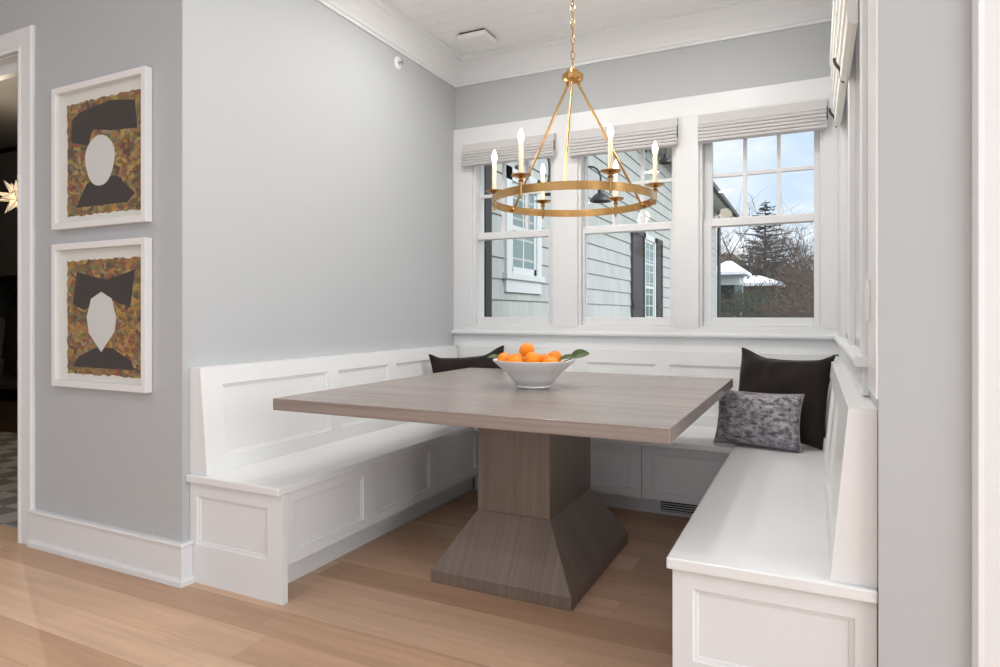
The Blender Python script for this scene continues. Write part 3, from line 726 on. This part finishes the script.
# ---------------------------------------------------------------- mudroom seen through the doorway
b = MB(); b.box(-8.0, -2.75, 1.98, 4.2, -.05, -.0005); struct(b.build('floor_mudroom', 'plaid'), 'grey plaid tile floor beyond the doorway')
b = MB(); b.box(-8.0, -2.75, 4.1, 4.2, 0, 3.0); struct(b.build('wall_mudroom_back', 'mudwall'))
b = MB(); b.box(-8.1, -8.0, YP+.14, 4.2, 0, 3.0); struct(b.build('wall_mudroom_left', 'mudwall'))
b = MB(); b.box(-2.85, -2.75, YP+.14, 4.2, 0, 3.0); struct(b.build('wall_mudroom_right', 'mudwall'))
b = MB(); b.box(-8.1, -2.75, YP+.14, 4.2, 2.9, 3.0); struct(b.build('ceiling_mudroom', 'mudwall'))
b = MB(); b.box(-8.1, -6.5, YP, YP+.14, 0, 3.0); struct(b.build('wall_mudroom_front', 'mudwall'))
t = thing('wall_cabinet', (-7.0, 3.9, 1.5), 'dark upper cabinet with nickel bar pulls beyond the doorway', 'cabinet')
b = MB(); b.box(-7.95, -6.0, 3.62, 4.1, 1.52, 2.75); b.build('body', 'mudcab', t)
for i in range(4):
    x = -7.94+i*.485
    b = MB(); b.panel((x, x+.48), (1.53, 2.74), [(x+.06, x+.42, 1.6, 2.67)], lambda u, v, n: (u, 3.598-n, v), .02); d = b.build('door', 'mudcab', t)
    hxx = x+.445 if i % 2 == 0 else x+.035
    b = MB(); b.tube([(hxx, 3.575, 1.58), (hxx, 3.575, 1.86)], .006, 8); b.box(hxx-.003, hxx+.003, 3.575, 3.598, 1.60, 1.606); b.box(hxx-.003, hxx+.003, 3.575, 3.598, 1.83, 1.836); b.build('handle', 'nickel', d)
t = thing('mudroom_bench', (-7.0, 3.8, 0), 'dark bench with open cubbies beyond the doorway, under the coats', 'bench')
b = MB(); b.box(-7.95, -5.9, 3.45, 4.05, .44, .5); b.build('seat', 'mudcab', t, bevel=.004)
b = MB()
for x in (-7.95, -7.28, -6.61, -5.94): b.box(x, x+.04, 3.5, 4.04, 0, .44)
b.box(-7.91, -5.94, 4.00, 4.04, 0, .44); b.build('body', 'mudcab', t, merge=False)
for i, (x, lb) in enumerate(((-7.20, 'woven brown basket in the bench cubby beyond the doorway, the farther left'), (-6.53, 'woven brown basket in the bench cubby beyond the doorway, nearer the door frame'))):
    b = MB(); b.loft([rr(x, x+.52, 3.56, 3.95, .002), rr(x-.02, x+.54, 3.54, 3.97, .30), rr(x, x+.52, 3.56, 3.95, .30), rr(x+.02, x+.50, 3.58, 3.93, .03)])
    tag(b.build('storage_basket', 'basket', bevel=.008), lb, 'basket', 'baskets under the mudroom bench')
def coat(x, mat, z0, z1, lb):
    b = MB(); R = []
    for k in range(13):
        f = k/12; z = z1-(z1-z0)*f; w = .06+.17*min(1, f*3)**.6+.03*f; dd = .05+.05*f
        R.append([(x+w*math.cos(2*PI*j/24)*(1+.05*math.sin(5*j)), 3.98-dd+.8*dd*math.sin(2*PI*j/24)*(1+.15*math.sin(4*j)), z) for j in range(24)])
    b.loft(R); o = b.build('hanging_coat', mat, smooth=True); tag(o, lb, 'coat', 'coats hanging beyond the doorway')
coat(-6.95, 'coat', .72, 1.42, 'grey coat hanging beyond the doorway, beside the door casing'); coat(-7.5, 'coat2', .68, 1.42, 'black coat hanging beyond the doorway, left of the grey coat')
b = MB(); b.box(-7.9, -6.0, 4.06, 4.1, 1.38, 1.50); tag(b.build('hook_rail', 'mudcab', bevel=.003), 'dark rail carrying the coats beyond the doorway', 'hook rail')
# star pendant
SXp, SYp, SZp = -5.14, 2.66, 1.985
t = thing('star_pendant', (SXp, SYp, SZp), 'lit glass moravian star pendant hanging beyond the doorway', 'pendant light')
bm = bmesh.new(); bmesh.ops.create_icosphere(bm, subdivisions=1, radius=.055)
b = MB(); e_ = MB(); rs = random.Random(2)
for f in bm.faces:
    c = f.calc_center_median(); tip = c.normalized()*.15
    vs = [v.co.copy()+Vector((SXp, SYp, SZp)) for v in f.verts]; tp = tip+Vector((SXp, SYp, SZp))
    for i in range(3):
        b.quad(vs[i], vs[(i+1) % 3], tp)
        e_.tube([vs[i], tp], .0018, 4)
bm.free()
b.build('star_glass', 'starglass', t); e_.build('metal_edges', 'iron', t, merge=False)
b = MB(); b.tube([(SXp, SYp, SZp+.13), (SXp, SYp, 2.88)], .005, 8); b.build('rod', 'iron', t)
b = MB(); b.lathe([(.001, -.02), (.07, -.015), (.07, 0), (.001, 0)], (SXp, SYp, 2.8995), 24); b.build('ceiling_canopy', 'iron', t)

# ---------------------------------------------------------------- neighbouring wing of the house
XW = -2.75; Y0, Y1 = 4.40, 21.0; EX = .2065
t = thing('house_wing', (XW, 12, -.6), 'pale grey shingled house wing running away outside the left and middle windows', 'house')
b = MB(); b.box(XW-.35, XW-.02, Y0, Y1, -.6, 4.5)
z = 1.29-EX*9
while z < 4.42:
    b.prism([(0, z), (.0, z+EX+.01), (-.03, z+EX+.01), (-.03, z)], lambda p, y: (XW-.012+p[0]+(.016 if p[1] == z and p[0] == 0 else 0), y, p[1]), Y0, Y1)
    z += EX
b.build('shingle_wall', 'siding', t, merge=False)
b = MB(); b.box(XW-.01, XW+.03, Y1-.12, Y1+.02, -.6, 4.42); b.build('corner_board', 'xtrim', t)
b = MB(); b.box(XW-.3, -2.36, Y0, 23.0, 4.34, 4.38); b.build('soffit', 'xtrim', t)
b = MB(); b.prism([(-2.36, 4.33), (-2.26, 4.36), (-2.25, 4.46), (-2.36, 4.46)], lambda p, y: (p[0], y, p[1]), Y0, 23.0); b.build('gutter', 'roof', t)
b = MB(); b.prism([(-2.30, 4.44), (-5.5, 6.9), (-5.5, 6.8), (-2.45, 4.38)], lambda p, y: (p[0], y, p[1]), Y0, 23.0); b.build('roof', 'roof', t)
for yy in (5.21, 21.25):  # near strip stands in for a dark glass-edge reflection, far one is a drainpipe
    b = MB(); b.box(XW+.005, XW+.075, yy, yy+.13 if yy < 10 else yy+.35, -.6, 4.36); b.build('downspout_or_reflection', 'shut', t, bevel=.01)
def ext_window(ya, yb, za, zb, cas, rows, cols, apron):
    b = MB(); x = XW+.03
    b.box(XW-.02, x, ya, ya+cas, za, zb); b.box(XW-.02, x, yb-cas, yb, za, zb); b.box(XW-.02, x, ya, yb, zb-cas, zb); b.box(XW-.02, x+.02, ya-.04, yb+.04, za-.03, za+.03)
    if apron: b.box(XW-.02, x-.005, ya, yb, za-.16, za-.03)
    f = b.build('window', 'xtrim', t, merge=False)
    b = MB(); a, c = ya+cas, yb-cas; zt = zb-cas; zm = (za+.03+zt)/2
    b.box(XW-.02, XW+.012, a, a+.05, za+.03, zt); b.box(XW-.02, XW+.012, c-.05, c, za+.03, zt); b.box(XW-.02, XW+.012, a, c, za+.03, za+.10); b.box(XW-.02, XW+.012, a, c, zt-.05, zt); b.box(XW-.02, XW+.015, a, c, zm-.025, zm+.025)
    for k in range(1, cols): 
        yk = a+(c-a)*k/cols; b.box(XW-.02, XW+.006, yk-.014, yk+.014, za+.1, zt)
    for k in range(1, rows): 
        zk = zm+(zt-zm)*k/rows; b.box(XW-.02, XW+.006, a, c, zk-.014, zk+.014)
    b.build('sash', 'xtrim', f, merge=False)
    b = MB(); b.box(XW-.02, XW-.008+.01, a+.02, c-.02, za+.05, zt-.02); b.build('pane', 'xglass', f)
ext_window(5.75, 6.66, 1.53, 2.62, .13, 1, 2, True)
ext_window(11.50, 12.42, .75, 2.60, .10, 2, 2, False)
for ya, yb in ((10.64, 11.48), (12.46, 12.98)):
    b = MB(); b.box(XW+.005, XW+.03, ya, yb, .70, 2.60)
    b.box(XW+.03, XW+.045, ya, ya+.07, .7, 2.6); b.box(XW+.03, XW+.045, yb-.07, yb, .7, 2.6)
    for zz in (.7, 1.25, 2.51): b.box(XW+.03, XW+.045, ya, yb, zz, zz+.09)
    b.build('shutter', 'shut', t, merge=False)
def barn(y, zb, sc, lb):
    x = XW+.36; r = thing('barn_light_or_reflection', (x, y, zb), lb, 'barn light', 'gooseneck lights on the house wing')
    b = MB(); b.lathe([(.135*sc, 0), (.135*sc, .015), (.125*sc, .035), (.075*sc, .085), (.04*sc, .105), (.035*sc, .15), (.02*sc, .165), (.02*sc, .15), (.03*sc, .10), (.115*sc, .035), (.128*sc, 0)], (x, y, zb), 28, close=True); b.build('shade', 'iron', r, smooth=True)
    b = MB(); pts = [(XW, y, zb+.28), (XW+.05, y, zb+.30)]
    for k in range(9):
        a = PI*k/8; pts.append((XW+.05+.155+-.155*math.cos(a), y, zb+.30+.15*math.sin(a)))
    pts.append((x, y, zb+.15)); b.tube(pts, .013, 8); b.build('gooseneck', 'iron', r, smooth=True)
    b = MB(); b.loft(lx([(.05, 0), (.05, .02), (.001, .025)], (XW, y, zb+.28))); b.build('wall_plate', 'iron', r)
barn(7.78, 2.55, 1.0, 'dark gooseneck barn light seen at the left of the middle window')
barn(11.7, 3.85, .9, 'dark gooseneck shape standing in for a lamp reflection, high at the right of the middle window')  # added shape for an indoor lamp's reflection in the pane
barn(6.05, 2.33+.02, .6, 'small dark gooseneck light above the little window seen through the leftmost window')

# ---------------------------------------------------------------- ground, trees, houses beyond
b = MB(); b.box(-120, 120, YW, 160, -.75, -.6); struct(b.build('ground', 'ground'), 'winter lawn outside')
def branch(b, p, d, L, r, lvl, rnd, up=.1):
    n = 4; pts = [p.copy()]; q = p.copy(); dd = d.copy()
    for k in range(n):
        dd = (dd+Vector((rnd.gauss(0, .14), rnd.gauss(0, .14), rnd.gauss(0, .08)+up*.25))).normalized(); q = q+dd*(L/n); pts.append(q.copy())
    b.tube([tuple(v) for v in pts], [r*(1-.55*k/n) for k in range(n+1)], 5 if lvl > 2 else 3, caps=False)
    if lvl <= 0: return
    for _ in range(rnd.choice((4, 5, 5)) if lvl > 1 else 5):
        f = rnd.uniform(.3, 1); i = min(n-1, int(f*n)); s = pts[i].lerp(pts[i+1], f*n-i)
        ax = Vector((rnd.gauss(0, 1), rnd.gauss(0, 1), rnd.gauss(0, .5))).normalized()
        nd = (dd*rnd.uniform(.5, 1)+ax*.8).normalized()
        branch(b, s, nd, L*rnd.uniform(.5, .75), r*.5, lvl-1, rnd, up)
def bare_tree(x, y, h, mat, label, seed, group, lvl=4, r=.12, lean=0):
    rnd = random.Random(seed); t = thing('bare_tree', (x, y, -.6), label, 'tree', group)
    b = MB(); p = Vector((x, y, -.6)); top = Vector((x+lean, y, -.6+h*.4)); b.tube([tuple(p), tuple(p.lerp(top, .5)+Vector((.1, 0, 0))), tuple(top)], [r*1.2, r, r*.8], 7); b.build('trunk', 'bark', t)
    b = MB()
    for k in range(6):
        a = 2*PI*k/6+rnd.random(); s = p.lerp(top, rnd.uniform(.35, 1)); branch(b, s, Vector((math.cos(a)*.6, math.sin(a)*.6, .8)).normalized(), h*.34, r*.5, lvl-1, rnd)
    b.build('branches', mat, t, merge=False)
def spruce(x, y, h, R, label, seed, base=-.6):
    rnd = random.Random(seed); t = thing('evergreen_tree', (x, y, base), label, 'tree')
    b = MB(); b.tube([(x, y, base), (x, y, base+h)], [.16, .012], 7); b.build('trunk', 'bark', t)
    b = MB(); z = .18*h
    while z < h*.985:
        f = 1-(z/h); L = R*(f**.75)*rnd.uniform(.6, 1.15)+.06; nb = max(6, int(11*f+5))
        for k in range(nb):
            a = 2*PI*k/nb+rnd.random(); l = L*rnd.uniform(.45, 1.15); z0 = z; z = z0+rnd.uniform(-.5, .5)*h*.03; dr = Vector((math.cos(a), math.sin(a), 0)); pts = []
            for s in range(5):
                g = s/4; pts.append(Vector((x, y, base+z))+dr*l*g+Vector((0, 0, -.10*l*g+.22*l*g*g)))
            b.tube([tuple(v) for v in pts], [.02, .018, .014, .01, .005], 3, caps=False)
            for s in range(int(l*26)+5):
                g = rnd.uniform(.15, 1); c = pts[0].lerp(pts[-1], g)+Vector((0, 0, -.05*l)); sd = Vector((-dr.y, dr.x, 0))*rnd.choice((-1, 1)); e = c+(sd*.7+dr*.6+Vector((0, 0, rnd.uniform(-.5, .1)))).normalized()*rnd.uniform(.10, .26)*(.5+f)
                w = Vector((0, 0, .022)); b.quad(tuple(c-w), tuple(e), tuple(c+w))
                w = Vector((dr.x, dr.y, 0))*.03; b.quad(tuple(c-w), tuple(e), tuple(c+w))
            z = z0
        z += h*.03*(.5+f)
    b.build('foliage', 'needle', t, merge=False)
spruce(-2.15, 34, 7.3, 2.9, 'tall dark evergreen tree with tiered branches seen through the right window', 5)
def bush(x, y, w, h, mat, label, seed, name='bare_shrub', n=900, group='brown shrubs seen through the right window', base=-.6):
    rnd = random.Random(seed); t = thing(name, (x, y, base), label, 'shrub', group)
    b = MB()
    for _ in range(9):
        a = rnd.uniform(0, 2*PI); branch(b, Vector((x+rnd.uniform(-.3, .3)*w, y+rnd.uniform(-.2, .2)*w, base)), Vector((math.cos(a)*.35, math.sin(a)*.35, 1)).normalized(), h*.55, .03, 2, rnd)
    b.build('stems', 'bark', t, merge=False)
    b = MB()
    for _ in range(n):
        u = Vector((rnd.gauss(0, 1), rnd.gauss(0, 1), rnd.gauss(0, 1))).normalized()*rnd.random()**.45
        c = Vector((x+u.x*w*.5, y+u.y*w*.5, base+h*.52+u.z*h*.5)); d = Vector((rnd.gauss(0, 1), rnd.gauss(0, 1), rnd.gauss(.3, 1))).normalized()
        s = d.orthogonal().normalized()*rnd.uniform(.012, .03); L = rnd.uniform(.12, .35)
        b.quad(tuple(c-s), tuple(c+s), tuple(c+d*L))
    b.build('foliage', mat, t, merge=False)
def ray(px, Y):  # x position at distance Y seen at a given bearing
    u = (px-500.1)/646.12; s_, c_ = math.sin(math.radians(25.93)), math.cos(math.radians(25.93)); return Y*(u*c_-s_)/(c_+u*s_)
bare_tree(ray(752, 30), 30, 7.0, 'bark', 'tall bare tree with spreading grey branches left of the evergreen', 21, 'bare trees seen through the right window', 4, .10, -.5)
bare_tree(ray(728, 38), 38, 7.0, 'twig2', 'bare yellowish tree behind the snowy roofs at the left of the right window', 22, 'bare trees seen through the right window', 4, .08)
bare_tree(ray(797, 32), 32, 6.2, 'twig', 'bare brown tree right of the evergreen', 23, 'bare trees seen through the right window', 4, .09)
bare_tree(ray(812, 38), 38, 8.0, 'twig', 'bare brown tree at the right edge of the right window', 24, 'bare trees seen through the right window', 4, .10)
bare_tree(ray(780, 36), 36, 6.5, 'twig', 'bare brown tree just behind the evergreen on its right', 27, 'bare trees seen through the right window', 4, .09)
bare_tree(ray(742, 26), 26, 3.8, 'bark', 'small bare twisted tree in front of the snowy roofs', 25, 'bare trees seen through the right window', 3, .06)
for i, (px, Y, w, h, mat, lb) in enumerate([(792, 34, 2.6, 4.2, 'twig', 'brown leafless thicket under the evergreen'), (800, 28, 3.0, 3.9, 'twig', 'brown thicket at the right side of the right window'), (818, 30, 3.0, 4.2, 'twig', 'reddish brown thicket at the right edge of the right window'),
        (744, 42, 4.0, 5.6, 'twig2', 'ochre bush rising behind the snowy roofs'), (768, 42, 5, 6.0, 'twig', 'tall brown thicket behind the evergreen'), (795, 42, 5.5, 6.2, 'twig', 'tall brown thicket far behind on the right'),
        (735, 24, 2.0, 2.6, 'hedge', 'dark green hedge bush in front of the white-roofed house'), (756, 23, 2.2, 2.65, 'hedge', 'dark green hedge bush low in the middle of the right window'), (782, 21, 2.0, 2.3, 'twig', 'low brown shrub at the bottom of the right window'), (802, 22, 2.2, 2.6, 'twig', 'low brown shrub at the bottom right of the right window'), (720, 27, 1.6, 1.9, 'hedge', 'dark green bush by the corner of the shingled wing')]):
    bush(ray(px, Y), Y, w, h, mat, lb, 40+i, n=int(1500*w*h/8))
def far_house(x, y, w, d, h, rh, label, wallmat):
    t = thing('neighbour_house', (x, y, -.6), label, 'house', 'houses beyond the garden')
    b = MB(); b.box(x-w/2, x+w/2, y, y+d, -.6, h); b.prism([(-w/2, h), (w/2, h), (0, h+rh)], lambda p, yy: (x+p[0], yy, p[1]), y, y+d); b.build('walls', wallmat, t, merge=False)
    b = MB(); 
    for s in (-1, 1): b.prism([(0, h+rh+.02), (s*(w/2+.35), h-.15), (s*(w/2+.35), h+.0), (0, h+rh+.17)], lambda p, yy: (x+p[0], yy, p[1]), y-.4, y+d+.3)
    b.build('snowy_roof', 'snow', t, merge=False)
    b = MB(); b.box(x-.35, x+.35, y-.03, y+.02, h-1.3, h-.3); b.build('window', 'xglass', t)
def eave_house(x, y, w, d, h, rh, label, wallmat, roofmat='snow'):
    t = thing('neighbour_house', (x, y, -.6), label, 'house', 'houses beyond the garden')
    b = MB(); b.box(x-w/2, x+w/2, y, y+d, -.6, h); b.build('walls', wallmat, t)
    b = MB(); b.loft([rr(x-w/2-.3, x+w/2+.3, y-.3, y+d+.3, h), rr(x-w/2-.3, x+w/2+.3, y-.3, y+d+.3, h+.12), rr(x-w*.12, x+w*.12, y+d*.45, y+d*.55, h+rh)]); b.build('snowy_roof' if roofmat == 'snow' else 'roof', roofmat, t)
    for k in (-1, 0, 1):
        b = MB(); b.box(x+k*w*.3-.3, x+k*w*.3+.3, y-.03, y+.02, h-1.5, h-.4); b.build('window', 'xglass', t)
eave_house(ray(727, 27), 27, .95, 1.4, 2.7, .6, 'small gabled house with a snow-covered roof at the left of the right window', 'xtrim')
eave_house(ray(753, 29), 29, 1.7, 2.4, 2.32, .5, 'low house with a wide snow-covered roof among the shrubs', 'house')
eave_house(ray(724, 46), 46, 3.2, 4, 3.9, 1.5, 'brown two-storey house behind the snowy gable', 'house', 'house')

# ---------------------------------------------------------------- light
w = bpy.data.worlds.new('World'); S.world = w; w.use_nodes = True; nt = w.node_tree; nt.nodes.clear(); L = nt.links.new
out = N(nt, 'ShaderNodeOutputWorld'); bg = N(nt, 'ShaderNodeBackground'); tc = N(nt, 'ShaderNodeTexCoord')
mp = N(nt, 'ShaderNodeMapping'); mp.inputs['Scale'].default_value = (2.2, 2.2, 6.0); mp.inputs['Location'].default_value = (.3, .0, .4); L(tc.outputs['Generated'], mp.inputs['Vector'])
no = N(nt, 'ShaderNodeTexNoise'); no.inputs['Scale'].default_value = 1.6; no.inputs['Detail'].default_value = 7; no.inputs['Roughness'].default_value = .55; L(mp.outputs[0], no.inputs['Vector'])
cr = N(nt, 'ShaderNodeValToRGB'); e = cr.color_ramp.elements; e[0].position = .42; e[1].position = .62; e[0].color = rgb(196, 217, 238); e[1].color = rgb(240, 244, 248)
L(no.outputs['Fac'], cr.inputs[0]); L(cr.outputs[0], bg.inputs['Color']); bg.inputs['Strength'].default_value = 1.0; L(bg.outputs[0], out.inputs[0])
def area(name, loc, rot, sx, sy, e, col=(1, 1, 1), shape='RECTANGLE'):
    l = bpy.data.lights.new(name, 'AREA'); l.shape = shape; l.size = sx; l.size_y = sy; l.energy = e; l.color = col
    o = bpy.data.objects.new(name, l); COL.objects.link(o); o.location = loc; o.rotation_euler = rot; return o
area('rear_fill', (-1.5, -4.45, 1.55), (PI/2, 0, 0), 7.6, 2.3, 31, (.94, .97, 1))  # unseen area lamp added at the rear opening as general fill
area('east_fill', (3.45, .2, 1.55), (PI/2, 0, PI/2), 2.8, 2.2, 105, (.90, .95, 1))  # unseen side lamp added to brighten the left wall; no window behind it
for x, y in ((-1.15, 2.15), (-.5, 3.1), (-1.7, 3.1)): area('ceiling_fill', (x, y, ZC-.02), (0, 0, 0), .12, .12, 8, (1, .99, .97), 'DISK')  # unseen lamps added under the nook ceiling to brighten it, no fixtures
l = bpy.data.lights.new('overcast_sun', 'SUN'); l.energy = 3.8; l.angle = math.radians(50); l.color = (.97, .985, 1)
o = bpy.data.objects.new('overcast_sun', l); COL.objects.link(o); o.rotation_euler = (0, math.radians(56), math.radians(-18))
for i, (x, y) in enumerate(((-3.6, .2), (-1.9, .2), (-.2, -.4), (1.6, -.4), (-3.4, -1.6), (-1.2, -1.6), (1.2, -1.6))):
    area('ceiling_fill', (x, y, ZC-.02), (0, 0, 0), .22, .22, 5, (1, .97, .94), 'DISK')  # more unseen fill lamps added over the room behind the camera

p = bpy.data.lights.new('chandelier_glow', 'POINT'); 
for i, a in enumerate((18, -42, 78, -102, 138, -162)):
    l = bpy.data.lights.new('bulb_light', 'POINT'); l.energy = 1.3; l.color = (1, .88, .74); l.shadow_soft_size = .05
    o = bpy.data.objects.new('bulb_light', l); COL.objects.link(o); x, y = cpol(a, R0+.003); o.location = (x, y, 1.737+.235)
l = bpy.data.lights.new('mudroom_fill', 'POINT'); l.energy = 32; l.color = (1, .85, .65); o = bpy.data.objects.new('mudroom_fill', l); COL.objects.link(o); o.location = (-5.9, 2.9, 2.3)  # unseen lamp added away from the star to brighten the mudroom

# ---------------------------------------------------------------- camera
F = 646.12
c = bpy.data.cameras.new('camera'); c.sensor_width = 36; c.sensor_fit = 'HORIZONTAL'; c.lens = 36*F/1000
c.shift_x = 0; c.shift_y = -(333.5-314.02)/1000
c.clip_start = .05; c.clip_end = 400
co = bpy.data.objects.new('camera', c); COL.objects.link(co); co.location = (0, 0, 1.15); co.rotation_euler = (PI/2, 0, math.radians(25.93)); S.camera = co
S.view_settings.view_transform = 'Standard'; S.view_settings.look = 'None'; S.view_settings.gamma = 1; S.view_settings.use_curve_mapping = False
S.view_settings.exposure = 0.26
